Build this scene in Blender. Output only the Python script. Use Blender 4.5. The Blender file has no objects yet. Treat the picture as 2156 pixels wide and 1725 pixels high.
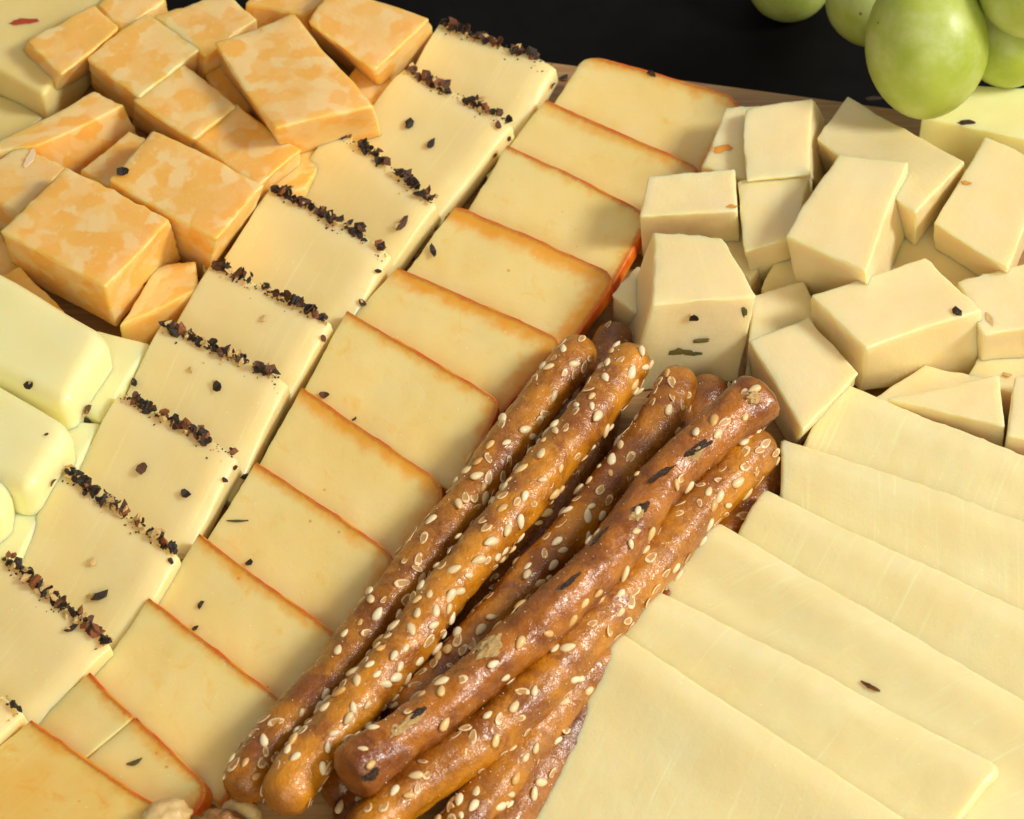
import bpy, bmesh, math, random
from mathutils import Vector, Matrix, noise

# units: 1 Blender unit = 1 cm
scene = bpy.context.scene
scene.unit_settings.system = 'METRIC'
scene.unit_settings.scale_length = 0.01
rnd = random.Random(7)

# ------------------------------------------------------------------ camera
TH = math.radians(42.0)          # angle from straight down
DIST = 66.0
HALF = 10.1                      # half frame width (cm) at the target
TANH = HALF / DIST
CW, CH = 2156.0, 1725.0          # measuring frame of the photograph
SN, CS = math.sin(TH), math.cos(TH)
CAM = Vector((0, -DIST * SN, DIST * CS))
FWD = Vector((0, SN, -CS)); RGT = Vector((1, 0, 0)); UPV = Vector((0, CS, SN))
cd = bpy.data.cameras.new('camera')
cam = bpy.data.objects.new('camera', cd)
scene.collection.objects.link(cam)
cam.location = CAM
cam.rotation_euler = (TH, 0, 0)
cd.sensor_width = 36
cd.lens = 18.0 / TANH
cd.clip_start = 1; cd.clip_end = 2000
cd.dof.use_dof = True
cd.dof.focus_distance = 63.5
cd.dof.aperture_fstop = cd.lens * 1e-3 / (2 * 0.15)
cd.dof.aperture_blades = 7
scene.camera = cam

# ------------------------------------------------------------------ world and lamps
w = bpy.data.worlds.new("World"); scene.world = w; w.use_nodes = True
w.node_tree.nodes['Background'].inputs[0].default_value = (1.0, 0.90, 0.76, 1)
w.node_tree.nodes['Background'].inputs[1].default_value = 0.27

def area(name, direction, dist, size, power, color, target=(0, 0, 0.8)):
    ld = bpy.data.lights.new(name, 'AREA'); ld.shape = 'RECTANGLE'
    ld.size, ld.size_y = size; ld.energy = power; ld.color = color
    o = bpy.data.objects.new(name, ld); scene.collection.objects.link(o)
    d = Vector(direction).normalized(); t = Vector(target)
    o.location = t + d * dist
    o.rotation_euler = (-d).to_track_quat('-Z', 'Y').to_euler()
    return o
area('key_lamp', (1.0, -0.10, 0.80), 130, (30, 30), 146000, (1.0, 0.93, 0.82))
area('back_softbox', (0.25, 1.0, 0.9), 90, (75, 45), 5000, (1.0, 0.97, 0.95))  # added back lamp, gives upward faces a pale sheen
area('fill_lamp', (0.15, -1.0, 0.62), 95, (70, 45), 39000, (1.0, 0.87, 0.62))

scene.view_settings.view_transform = 'Standard'
scene.view_settings.look = 'None'
scene.view_settings.exposure = 0.0
scene.view_settings.gamma = 1.0

# ------------------------------------------------------------------ helpers
def ray(px, py):
    return FWD + RGT * ((px - CW / 2) / (CW / 2) * TANH) + UPV * ((CH / 2 - py) / (CW / 2) * TANH)

def U(px, py, z):
    d = ray(px, py)
    return CAM + d * ((z - CAM.z) / d.z)

def Uplane(px, py, p0, g):
    """point where the sight line meets z = p0.z + g.(xy - p0.xy)"""
    d = ray(px, py)
    t = (p0.z - CAM.z + g[0] * (CAM.x - p0.x) + g[1] * (CAM.y - p0.y)) / (d.z - g[0] * d.x - g[1] * d.y)
    return CAM + d * t

def tag(o, label=None, cat=None, group=None, kind=None):
    if label: o['label'] = label
    if cat: o['category'] = cat
    if group: o['group'] = group
    if kind: o['kind'] = kind
    return o

def link(name, me, loc=None, parent=None):
    o = bpy.data.objects.new(name, me)
    scene.collection.objects.link(o)
    if loc is not None: o.location = loc
    if parent is not None: o.parent = parent
    return o

def sstep(a, b, x):
    t = max(0.0, min(1.0, (x - a) / (b - a))); return t * t * (3 - 2 * t)

def axis_pts(a, r, n, cr):
    inner = a - r
    lo = [-(inner + r * math.tan(math.pi / 4 * k / cr)) for k in range(cr, 0, -1)]
    mid = [-inner + 2 * inner * k / n for k in range(n + 1)]
    return lo + mid + [-v for v in reversed(lo)]

def rounded_box(dims, r, n, cr):
    """surface points (rounded), flat points, quads, edge flags"""
    a = dims
    A = [axis_pts(a[i], r, n[i], cr) for i in range(3)]
    key = {}; pts = []; flat = []; edge = []; faces = []
    def vert(p):
        k = (round(p[0], 6), round(p[1], 6), round(p[2], 6))
        if k in key: return key[k]
        q = [max(-(a[i] - r), min(a[i] - r, p[i])) for i in range(3)]
        d = [p[i] - q[i] for i in range(3)]
        L = math.sqrt(sum(x * x for x in d)) or 1
        pts.append(Vector([q[i] + d[i] / L * r for i in range(3)]))
        flat.append(p)
        m = sorted(abs(x) for x in d)
        edge.append(min(1.0, m[1] / max(r, 1e-6)))
        key[k] = len(pts) - 1
        return key[k]
    for ax in range(3):
        i, j = (ax + 1) % 3, (ax + 2) % 3
        for sgn in (-1, 1):
            for x in range(len(A[i]) - 1):
                for y in range(len(A[j]) - 1):
                    quad = []
                    for dx, dy in ((0, 0), (1, 0), (1, 1), (0, 1)):
                        p = [0, 0, 0]; p[ax] = sgn * a[ax]; p[i] = A[i][x + dx]; p[j] = A[j][y + dy]
                        quad.append(vert(tuple(p)))
                    if sgn < 0: quad.reverse()
                    faces.append(quad)
    return pts, flat, faces, edge

def plan_round(p, a, b, corners):
    x, y = p[0], p[1]
    for sx, sy, R in corners:
        dx, dy = sx * x - (a - R), sy * y - (b - R)
        if dx > 0 and dy > 0:
            L = math.hypot(dx, dy); m = max(dx, dy)
            x, y = sx * (a - R + dx * m / L), sy * (b - R + dy * m / L)
    return Vector((x, y, p[2]))

def noisev(p, f):
    q = p * f
    return Vector((noise.noise(q), noise.noise(q + Vector((31.7, 5.1, 9.2))), noise.noise(q + Vector((-12.3, 47.9, 3.3)))))

def hexa(name, T, B, mat, r=0.1, n=(9, 9, 6), cr=3, corners=(), warp=0.03, wf=0.7, rough=0.012, chip=0.02,
         bend=None, rind=False, parent=None, bump=None):
    """soft block from four top points T (ring) and four bottom points B"""
    du = ((T[1] - T[0]).length + (T[2] - T[3]).length) / 4
    dv = ((T[3] - T[0]).length + (T[2] - T[1]).length) / 4
    dw = sum((T[i] - B[i]).length for i in range(4)) / 8
    dims = (du, dv, dw)
    pts, flat, faces, edge = rounded_box(dims, min(r, dw * 0.98, du * 0.98, dv * 0.98), n, cr)
    origin = sum((b for b in B), Vector()) / 4
    seed = Vector((rnd.uniform(-50, 50), rnd.uniform(-50, 50), rnd.uniform(-50, 50)))
    wn = (T[0] - B[0]).normalized()
    out = []; uvw = []; rd = []
    for p, e in zip(pts, edge):
        q = plan_round(p, du, dv, corners) if corners else p
        u, v, s = (q[0] / du + 1) / 2, (q[1] / dv + 1) / 2, (q[2] / dw + 1) / 2
        top = (T[0] * (1 - u) + T[1] * u) * (1 - v) + (T[3] * (1 - u) + T[2] * u) * v
        bot = (B[0] * (1 - u) + B[1] * u) * (1 - v) + (B[3] * (1 - u) + B[2] * u) * v
        P = bot.lerp(top, s)
        P = P + noisev(P + seed, wf) * warp + noisev(P + seed, 3.3) * rough
        if chip and e > 0:
            c = noise.noise((P + seed) * 5.0) + 0.6 * noise.noise((P + seed) * 13.0)
            ctr = (T[0] + T[2] + B[0] + B[2]) / 4
            P = P + (ctr - P).normalized() * (chip * e * c)
        if bend: P = P + bend(u, v, s)
        out.append(P - origin); uvw.append(q)
        if rind:
            dd = min(q[1] + dv, du - q[0])
            for sx, sy, R in corners:
                if sx > 0 and sy < 0:
                    cx, cy = du - R, -(dv - R)
                    if q[0] > cx and q[1] < cy:
                        dd = R - math.hypot(q[0] - cx, q[1] - cy)
            rd.append(max(0.0, dd))
        else:
            rd.append(1.0)
    me = bpy.data.meshes.new(name)
    me.from_pydata([tuple(v) for v in out], [], faces)
    bm = bmesh.new(); bm.from_mesh(me); bmesh.ops.recalc_face_normals(bm, faces=bm.faces); bm.to_mesh(me); bm.free()
    me.polygons.foreach_set('use_smooth', [True] * len(me.polygons))
    at = me.attributes.new('uvw', 'FLOAT_VECTOR', 'POINT')
    at.data.foreach_set('vector', [c for q in uvw for c in q])
    at = me.attributes.new('rind', 'FLOAT', 'POINT'); at.data.foreach_set('value', rd)
    me.materials.append(mat)
    o = link(name, me, origin, parent)
    return o

# ------------------------------------------------------------------ materials
class NT:
    def __init__(s, name):
        s.m = bpy.data.materials.new(name); s.m.use_nodes = True
        s.t = s.m.node_tree; s.b = s.t.nodes['Principled BSDF']
    def n(s, typ, **kw):
        nd = s.t.nodes.new(typ)
        for k, v in kw.items(): setattr(nd, k, v)
        return nd
    def l(s, a, b): s.t.links.new(a, b)
    def coords(s, attr='uvw'):
        at = s.n('ShaderNodeAttribute', attribute_name=attr)
        oi = s.n('ShaderNodeObjectInfo')
        mul = s.n('ShaderNodeMath', operation='MULTIPLY'); mul.inputs[1].default_value = 57.0
        s.l(oi.outputs['Random'], mul.inputs[0])
        add = s.n('ShaderNodeVectorMath', operation='ADD')
        s.l(at.outputs['Vector'], add.inputs[0]); s.l(mul.outputs[0], add.inputs[1])
        return add.outputs[0]
    def objcoords(s):
        tc = s.n('ShaderNodeTexCoord'); return tc.outputs['Object']
    def scale(s, v, sc):
        mp = s.n('ShaderNodeVectorMath', operation='MULTIPLY'); mp.inputs[1].default_value = sc
        s.l(v, mp.inputs[0]); return mp.outputs[0]
    def noise(s, v, scale, detail=3, rough=0.5, dist=0.0):
        nd = s.n('ShaderNodeTexNoise'); nd.inputs['Scale'].default_value = scale
        nd.inputs['Detail'].default_value = detail; nd.inputs['Roughness'].default_value = rough
        nd.inputs['Distortion'].default_value = dist
        s.l(v, nd.inputs['Vector']); return nd.outputs['Fac']
    def ramp(s, f, a, b, lo=0.0, hi=1.0):
        mr = s.n('ShaderNodeMapRange', interpolation_type='SMOOTHSTEP')
        mr.inputs[1].default_value = a; mr.inputs[2].default_value = b
        mr.inputs[3].default_value = lo; mr.inputs[4].default_value = hi
        s.l(f, mr.inputs[0]); return mr.outputs[0]
    def math(s, op, a, b=None):
        nd = s.n('ShaderNodeMath', operation=op)
        for i, x in enumerate((a, b)):
            if x is None: continue
            if isinstance(x, (int, float)): nd.inputs[i].default_value = x
            else: s.l(x, nd.inputs[i])
        return nd.outputs[0]
    def mix(s, f, a, b):
        nd = s.n('ShaderNodeMix', data_type='RGBA')
        if isinstance(f, (int, float)): nd.inputs[0].default_value = f
        else: s.l(f, nd.inputs[0])
        for i, x in ((6, a), (7, b)):
            if isinstance(x, tuple): nd.inputs[i].default_value = (*x, 1)
            else: s.l(x, nd.inputs[i])
        return nd.outputs[2]
    def voro(s, v, scale):
        nd = s.n('ShaderNodeTexVoronoi'); nd.inputs['Scale'].default_value = scale
        s.l(v, nd.inputs['Vector']); return nd
    def bump(s, h, strength, dist):
        nd = s.n('ShaderNodeBump'); nd.inputs['Strength'].default_value = strength
        nd.inputs['Distance'].default_value = dist
        s.l(h, nd.inputs['Height']); s.l(nd.outputs[0], s.b.inputs['Normal'])
    def sss(s, weight, scale, radius=(1.0, 0.55, 0.2)):
        s.b.inputs['Subsurface Weight'].default_value = weight
        s.b.inputs['Subsurface Radius'].default_value = radius
        s.b.inputs['Subsurface Scale'].default_value = scale

def cheese(name, c1, c2, nscale=0.9, marble=None, rind=False, streak=0.0, specks=0.7, rough=0.40, sss=0.36, bumpk=0.25, blotch=None):
    k = NT(name); v = k.coords()
    body = k.mix(k.ramp(k.noise(v, nscale, 4, 0.55), 0.3, 0.7), c1, c2)
    if marble:
        wob = k.n('ShaderNodeTexNoise'); wob.inputs['Scale'].default_value = 2.4; wob.inputs['Detail'].default_value = 3
        k.l(v, wob.inputs['Vector'])
        sc_ = k.n('ShaderNodeVectorMath', operation='SCALE'); sc_.inputs['Scale'].default_value = 0.55
        k.l(wob.outputs['Color'], sc_.inputs[0])
        ad = k.n('ShaderNodeVectorMath', operation='ADD'); k.l(v, ad.inputs[0]); k.l(sc_.outputs[0], ad.inputs[1])
        vm = k.voro(ad.outputs[0], 2.7); vm.feature = 'SMOOTH_F1'; vm.inputs['Smoothness'].default_value = 0.5
        sp_ = k.n('ShaderNodeSeparateColor'); k.l(vm.outputs['Color'], sp_.inputs[0])
        body = k.mix(k.ramp(sp_.outputs[0], 0.1, 0.95, 0, 0.8), body, marble)
        f2 = k.noise(v, 5.5, 3, 0.6, 0.4)
        body = k.mix(k.ramp(f2, 0.55, 0.75, 0, 0.45), body, marble)
        f4 = k.noise(v, 1.7, 3, 0.6, 0.8)
        body = k.mix(k.ramp(f4, 0.60, 0.70, 0, 0.35), body, c1)
    if blotch:
        f3 = k.noise(k.scale(v, (1.0, 1.0, 1.0)), 2.2, 3, 0.6, 0.6)
        body = k.mix(k.ramp(f3, 0.55, 0.78, 0, 0.75), body, blotch)
    if streak:
        st = k.noise(k.scale(v, (9.0, 0.35, 2.0)), 1.0, 3, 0.6)
        body = k.mix(k.ramp(st, 0.55, 0.8, 0, streak), body, tuple(min(1, c * 1.12 + 0.05) for c in c1))
    if rind:
        at = k.n('ShaderNodeAttribute', attribute_name='rind')
        nz = k.noise(v, 2.6, 4, 0.6)
        d = k.math('SUBTRACT', at.outputs['Fac'], k.math('MULTIPLY', k.math('SUBTRACT', nz, 0.42), 0.55))
        orr = k.n('ShaderNodeObjectInfo')
        d = k.math('SUBTRACT', d, k.math('MULTIPLY', k.math('SUBTRACT', orr.outputs['Random'], 0.45), 0.28))
        body = k.mix(k.ramp(d, -0.02, 0.40, 0.95, 0.0), body, (0.95, 0.40, 0.015))
        nz2 = k.noise(v, 9, 3, 0.6)
        d2 = k.math('SUBTRACT', at.outputs['Fac'], k.math('MULTIPLY', nz2, 0.15))
        body = k.mix(k.ramp(d2, -0.04, 0.06, 0.95, 0.0), body, (0.86, 0.22, 0.015))
        vo = k.voro(v, 1.6)
        sp = k.ramp(vo.outputs['Distance'], 0.02, 0.075, 0.8, 0.0)
        body = k.mix(sp, body, (0.70, 0.28, 0.04))
    if specks:
        vo = k.voro(v, 3.6)
        sp = k.ramp(vo.outputs['Distance'], 0.02, 0.085, specks, 0.0)
        body = k.mix(sp, body, tuple(min(1, c * 1.05 + 0.18) for c in c1))
    k.l(body, k.b.inputs['Base Color'])
    rn = k.noise(v, 5, 3, 0.6)
    k.l(k.ramp(rn, 0.3, 0.7, rough - 0.08, rough + 0.12), k.b.inputs['Roughness'])
    k.b.inputs['Specular IOR Level'].default_value = 0.8
    h = k.noise(v, 7.0, 6, 0.65)
    h2 = k.noise(k.scale(v, (9.0, 0.6, 5.0)), 1.0, 3, 0.6, 0.3)
    pit = k.ramp(k.noise(v, 3.0, 2, 0.4, 1.5), 0.28, 0.36, -1.0, 0.0)
    hh = k.math('ADD', k.math('ADD', k.math('MULTIPLY', h, 0.7), k.math('MULTIPLY', h2, 0.35 if streak else 0.1)), k.math('MULTIPLY', pit, 0.12))
    k.bump(hh, bumpk, 0.05)
    k.sss(1.0, sss, (1.0, 0.66, 0.30))
    return k.m

M = {}
M['muenster'] = cheese('pale_cheese_with_rind', (0.92, 0.75, 0.35), (0.91, 0.71, 0.28), rind=True, blotch=(0.91, 0.62, 0.16), bumpk=0.2)
M['muenster_deep'] = cheese('deep_yellow_cheese_with_rind', (0.92, 0.69, 0.25), (0.92, 0.56, 0.11), nscale=0.45, rind=True, blotch=(0.93, 0.46, 0.05), bumpk=0.2, streak=0.2)
M['pepper'] = cheese('ivory_cheese', (0.89, 0.76, 0.41), (0.88, 0.73, 0.35), streak=0.5, bumpk=0.15)
M['white'] = cheese('white_cheese', (0.91, 0.80, 0.48), (0.90, 0.765, 0.42), streak=0.6, bumpk=0.35)
M['cube'] = cheese('pale_cube_cheese', (0.91, 0.78, 0.47), (0.90, 0.75, 0.40), bumpk=0.32, streak=0.2)
M['marble'] = cheese('marbled_cheese', (0.92, 0.50, 0.085), (0.92, 0.55, 0.13), marble=(0.93, 0.72, 0.37), bumpk=0.3, rough=0.38)
M['log'] = cheese('soft_white_cheese', (0.91, 0.88, 0.50), (0.90, 0.85, 0.44), bumpk=0.08, rough=0.36, sss=0.4, specks=0.2)
M['jack'] = cheese('pale_jack_cheese', (0.86, 0.72, 0.32), (0.84, 0.68, 0.27), bumpk=0.2)

def simple(name, col, rough=0.5, vary=None, vscale=6.0, bump=None, coat=0.0, spec=0.5, sss=None):
    k = NT(name); v = k.objcoords()
    if vary:
        k.l(k.mix(k.ramp(k.noise(v, vscale, 4, 0.6), 0.35, 0.65), col, vary), k.b.inputs['Base Color'])
    else:
        k.b.inputs['Base Color'].default_value = (*col, 1)
    k.b.inputs['Roughness'].default_value = rough
    k.b.inputs['Coat Weight'].default_value = coat
    k.b.inputs['Coat Roughness'].default_value = 0.2
    k.b.inputs['Specular IOR Level'].default_value = spec
    if bump: k.bump(k.noise(v, bump[0], 5, 0.6), bump[1], bump[2])
    if sss: k.sss(*sss)
    return k.m
M['rind'] = simple('paprika_rind', (0.88, 0.34, 0.02), 0.45, (0.78, 0.13, 0.01), 1.6, (12, 0.4, 0.04))
M['black'] = simple('peppercorn_black', (0.012, 0.009, 0.008), 0.32, (0.04, 0.022, 0.014), 14, (25, 0.5, 0.03))
M['brown'] = simple('peppercorn_brown', (0.06, 0.024, 0.012), 0.36, (0.17, 0.06, 0.022), 14, (25, 0.5, 0.03))
M['tan'] = simple('peppercorn_kernel', (0.82, 0.62, 0.27), 0.4, (0.60, 0.37, 0.12), 12, (20, 0.5, 0.03))
M['russet'] = simple('peppercorn_russet', (0.34, 0.11, 0.03), 0.35, (0.20, 0.06, 0.018), 8, (20, 0.5, 0.03))
M['herb'] = simple('dried_herb', (0.06, 0.075, 0.015), 0.55, (0.13, 0.12, 0.03), 12)
M['olive'] = simple('olive_herb', (0.22, 0.17, 0.03), 0.5, (0.10, 0.09, 0.02), 10)
M['redfleck'] = simple('red_pepper_fleck', (0.45, 0.05, 0.015), 0.4)
M['orangefleck'] = simple('orange_pepper_fleck', (0.72, 0.30, 0.03), 0.45)
M['crumb'] = simple('cheese_crumb', (0.85, 0.68, 0.42), 0.5)
M['seed'] = simple('sesame_cream', (0.86, 0.75, 0.50), 0.38, (0.80, 0.66, 0.38), 5, None, 0.1)
M['toast'] = simple('sesame_toasted', (0.80, 0.58, 0.26), 0.38, (0.70, 0.45, 0.16), 6, None, 0.1)
for nm, lo, hi in (('seed', (0.88, 0.78, 0.54), (0.76, 0.58, 0.31)), ('toast', (0.82, 0.60, 0.27), (0.64, 0.37, 0.12))):
    k = NT('sesame_' + nm); v = k.objcoords(); oi = k.n('ShaderNodeObjectInfo')
    c = k.mix(oi.outputs['Random'], lo, hi)
    c = k.mix(k.ramp(k.noise(v, 2.0, 3, 0.6), 0.5, 0.75, 0, 0.5), c, hi)
    k.l(c, k.b.inputs['Base Color']); k.b.inputs['Roughness'].default_value = 0.36; M[nm] = k.m
k = NT('sesame_hull'); k.b.inputs['Base Color'].default_value = (0.74, 0.43, 0.16, 1)
k.b.inputs['Roughness'].default_value = 0.3; k.b.inputs['Alpha'].default_value = 0.6; M['hull'] = k.m
M['hullrim'] = simple('sesame_hull_rim', (0.84, 0.64, 0.38), 0.35)
M['burnt'] = simple('burnt_blister', (0.014, 0.007, 0.004), 0.25, (0.07, 0.03, 0.012), 10, (14, 0.6, 0.04))
M['chip'] = simple('bare_dough', (0.82, 0.62, 0.30), 0.7, (0.66, 0.38, 0.11), 3, (12, 0.8, 0.06))
M['flour'] = simple('salt_dust', (0.80, 0.74, 0.64), 0.4)
M['nut'] = simple('peanut_skinless', (0.70, 0.54, 0.27), 0.45, (0.62, 0.42, 0.16), 3, (8, 0.5, 0.05), 0.1, 0.5, (0.4, 0.15))
M['nutdark'] = simple('nut_glazed', (0.42, 0.20, 0.06), 0.3, (0.26, 0.10, 0.025), 3, (6, 0.8, 0.08), 0.3)

# pretzel crust
k = NT('pretzel_crust'); v = k.coords()
f = k.noise(v, 0.9, 5, 0.6, 0.4)
col = k.mix(k.ramp(f, 0.38, 0.64), (0.58, 0.23, 0.008), (0.25, 0.07, 0.004))
col = k.mix(k.ramp(k.noise(v, 3.0, 4, 0.65), 0.58, 0.75, 0, 0.6), col, (0.70, 0.33, 0.06))
fib = k.noise(k.scale(v, (5.0, 17.0, 11.0)), 1.0, 4, 0.7, 0.6)
col = k.mix(k.ramp(fib, 0.55, 0.8, 0, 0.5), col, (0.74, 0.38, 0.09))
at = k.n('ShaderNodeAttribute', attribute_name='rind')
dn = k.math('ADD', at.outputs['Fac'], k.math('MULTIPLY', k.noise(v, 1.6, 3, 0.6), 0.9))
col = k.mix(k.ramp(dn, 0.3, 0.95, 0.6, 0.0), col, (0.13, 0.035, 0.010))
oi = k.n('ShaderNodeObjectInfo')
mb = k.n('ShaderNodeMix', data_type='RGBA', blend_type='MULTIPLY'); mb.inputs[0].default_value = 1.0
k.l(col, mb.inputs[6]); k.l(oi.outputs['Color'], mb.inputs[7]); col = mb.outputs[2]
k.l(col, k.b.inputs['Base Color'])
k.l(k.ramp(k.noise(v, 2.5, 4, 0.6), 0.3, 0.7, 0.24, 0.36), k.b.inputs['Roughness'])
k.b.inputs['Specular IOR Level'].default_value = 0.45
k.b.inputs['Coat Weight'].default_value = 0.6; k.b.inputs['Coat Roughness'].default_value = 0.19
wr = k.noise(v, 9.0, 4, 0.6, 0.8)
hh = k.math('ADD', k.math('MULTIPLY', k.noise(v, 3.6, 3, 0.55, 0.4), 1.2), k.math('MULTIPLY', wr, 0.55))
hh = k.math('ADD', hh, k.math('MULTIPLY', fib, 0.25))
k.bump(hh, 0.6, 0.08)
b2 = k.n('ShaderNodeBump'); b2.inputs['Strength'].default_value = 0.6; b2.inputs['Distance'].default_value = 0.08
k.l(k.noise(v, 5.0, 3, 0.6, 0.6), b2.inputs['Height']); k.l(b2.outputs[0], k.b.inputs['Coat Normal'])
M['pretzel'] = k.m

# grape skin
k = NT('grape_skin'); v = k.coords()
c = k.mix(k.ramp(k.noise(v, 0.7, 3, 0.5), 0.3, 0.7), (0.40, 0.50, 0.06), (0.48, 0.57, 0.10))
c = k.mix(k.ramp(k.noise(v, 0.8, 6, 0.7, 0.15), 0.35, 0.75, 0, 0.55), c, (0.68, 0.74, 0.44))
vo = k.voro(v, 1.5)
c = k.mix(k.ramp(vo.outputs['Distance'], 0.03, 0.07, 0.85, 0), c, (0.16, 0.10, 0.02))
k.l(c, k.b.inputs['Base Color'])
k.l(k.ramp(k.noise(v, 0.8, 6, 0.7, 0.15), 0.4, 0.7, 0.32, 0.55), k.b.inputs['Roughness'])
k.sss(1.0, 0.8, (0.8, 1.0, 0.25)); k.bump(k.noise(v, 9, 3, 0.5), 0.05, 0.03)
M['grape'] = k.m

# bamboo board and table
k = NT('bamboo'); v = k.objcoords()
g = k.noise(k.scale(v, (0.5, 14.0, 6.0)), 1.0, 4, 0.6)
c = k.mix(k.ramp(g, 0.3, 0.7), (0.50, 0.31, 0.13), (0.36, 0.20, 0.075))
k.l(c, k.b.inputs['Base Color']); k.b.inputs['Roughness'].default_value = 0.5; k.bump(g, 0.2, 0.03); M['wood'] = k.m
k = NT('slate'); v = k.objcoords()
c = k.mix(k.ramp(k.noise(v, 0.5, 6, 0.65), 0.3, 0.7), (0.003, 0.003, 0.003), (0.006, 0.006, 0.006))
k.l(c, k.b.inputs['Base Color']); k.b.inputs['Roughness'].default_value = 0.62
k.b.inputs['Specular IOR Level'].default_value = 0.08; k.bump(k.noise(v, 6, 6, 0.7), 0.15, 0.05); M['slate'] = k.m

# ------------------------------------------------------------------ table and board
BZ = -1.8
me = bpy.data.meshes.new('table')
me.from_pydata([(-160, -140, 0), (160, -140, 0), (160, 180, 0), (-160, 180, 0)], [], [(0, 1, 2, 3)])
me.materials.append(M['slate'])
tag(link('table', me, (0, 0, BZ)), 'matte black table top under the wooden board', None, None, 'structure')

E0, E1 = U(907, 92, 0), U(1765, 208, 0)
ed = (E1 - E0).normalized(); fw = Vector((ed.y, -ed.x, 0))
c0 = E0 - ed * 14; c1 = E1 + ed * 14
T = [c0, c1, c1 + fw * 30, c0 + fw * 30]
Bt = [p + Vector((0, 0, BZ + 0.02)) for p in T]
board = hexa('serving_board', T, Bt, M['wood'], 0.15, (20, 12, 2), 3, warp=0.01, rough=0.0, chip=0)
tag(board, 'light bamboo serving board carrying all the cheeses on black table', 'board')

# ------------------------------------------------------------------ pepper fragments
def jag(seed, sc, amp, sub=1):
    bm = bmesh.new(); bmesh.ops.create_icosphere(bm, subdivisions=sub, radius=1.0)
    s = Vector((seed * 3.1, seed * 7.7, seed * 1.3))
    for v in bm.verts:
        v.co = v.co * (1 + amp * noise.noise(v.co * 1.3 + s) + 0.5 * amp * noise.noise(v.co * 3.0 + s))
        v.co = Vector((v.co.x * sc[0], v.co.y * sc[1], v.co.z * sc[2]))
    me = bpy.data.meshes.new('pepper_fragment'); bm.to_mesh(me); bm.free(); return me

def curl(seed):
    r = random.Random(seed); bm = bmesh.new(); N = 8; rings = []
    c = r.uniform(0.3, 0.8); asp = r.uniform(0.5, 0.9)
    for off in (0.0, 0.16):
        ctr = bm.verts.new((0, 0, off)); ring = []
        for i in range(N):
            a = 2 * math.pi * i / N; rr = 0.7 + 0.5 * random.Random(seed * 31 + i).random()
            x, y = rr * math.cos(a), rr * math.sin(a) * asp
            ring.append(bm.verts.new((x, y, off + c * (x * x * 0.7 + y * 0.3))))
        rings.append((ctr, ring))
    for j, (ctr, ring) in enumerate(rings):
        for i in range(N):
            f = [ctr, ring[i], ring[(i + 1) % N]]
            bm.faces.new(f if j else f[::-1])
    for i in range(N):
        bm.faces.new([rings[0][1][i], rings[0][1][(i + 1) % N], rings[1][1][(i + 1) % N], rings[1][1][i]])
    bmesh.ops.recalc_face_normals(bm, faces=bm.faces)
    me = bpy.data.meshes.new('pepper_hull'); bm.to_mesh(me); bm.free(); return me

def with_mat(me, m):
    c = me.copy(); c.materials.append(m); return c
FR = [jag(i, (1, 0.75, 0.6), 1.05) for i in range(5)]
CU = [curl(i) for i in range(1, 7)]
PB = [with_mat(m, M['black']) for m in FR + CU + CU] + [with_mat(m, M['brown']) for m in CU + FR[:3]]
PT = [with_mat(m, M['tan']) for m in FR]
PR = [with_mat(m, M['russet']) for m in FR]
def frame_mat(pos, nrm, tang, size, spin=0.0):
    n_ = nrm.normalized(); t = (tang - n_ * tang.dot(n_)).normalized(); b = n_.cross(t)
    R = Matrix((t, b, n_)).transposed().to_4x4()
    S = Matrix.Diagonal((*size, 1)) if not isinstance(size, float) else Matrix.Scale(size, 4)
    return Matrix.Translation(pos) @ R @ Matrix.Rotation(spin, 4, 'Z') @ S

# ------------------------------------------------------------------ sliced rows
UPZ = Vector((0, 0, 1))
def slab(name, A, B, d, L, t, mat, **kw):
    n_ = (B - A).cross(d); n_ = n_ if n_.z > 0 else -n_; n_.normalize()
    T = [A, B, B + d * L, A + d * L]
    return hexa(name, T, [p - n_ * t for p in T], mat, **kw), n_

def row_dirs(As, Bs, t):
    ds = []
    for i in range(len(As)):
        j = max(i, 1)
        a = As[j - 1] - UPZ * t - As[j]; b = Bs[j - 1] - UPZ * t - Bs[j]
        ds.append((a.normalized() * 1.5 + b.normalized()).normalized())
    return ds

pep = [((-190, 1325), (50, 1490)), ((5, 1163), (233, 1348)), ((135, 984), (376, 1159)), ((250, 821), (499, 953)),
       ((340, 676), (605, 797)), ((446, 546), (697, 668)), ((572, 385), (825, 525)), ((706, 262), (920, 420)),
       ((853, 138), (1082, 252)), ((925, 43), (1172, 130))]
PEPL = ['pepper-edged ivory cheese slice at the bottom left corner, mostly out of frame',
        'pepper-edged ivory slice whose thick crust trails two big peppercorn shards at bottom left',
        'pepper-edged ivory slice with orange-brown kernels midway along its crust',
        'pepper-edged ivory slice with a grey curled shard and black flake on top',
        'pepper-edged ivory slice with two small peppercorn kernels on top, crust thick with pale bits',
        'pepper-edged ivory slice with one pale-centred kernel on its top, beside dark orange cube',
        'pepper-edged ivory slice beside the flat right end of the marbled cube with brown flake',
        'pepper-edged ivory slice holding a clump of three dark seeds near its right edge',
        'pepper-edged ivory slice with a large black flake and a star-shaped flake',
        'rearmost pepper-edged ivory slice against the black table']
ZT, TT = 1.2, 0.5
PA = [U(*a, ZT) for a, b in pep]; PBp = [U(*b, ZT) for a, b in pep]
PD = row_dirs(PA, PBp, TT)
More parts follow.
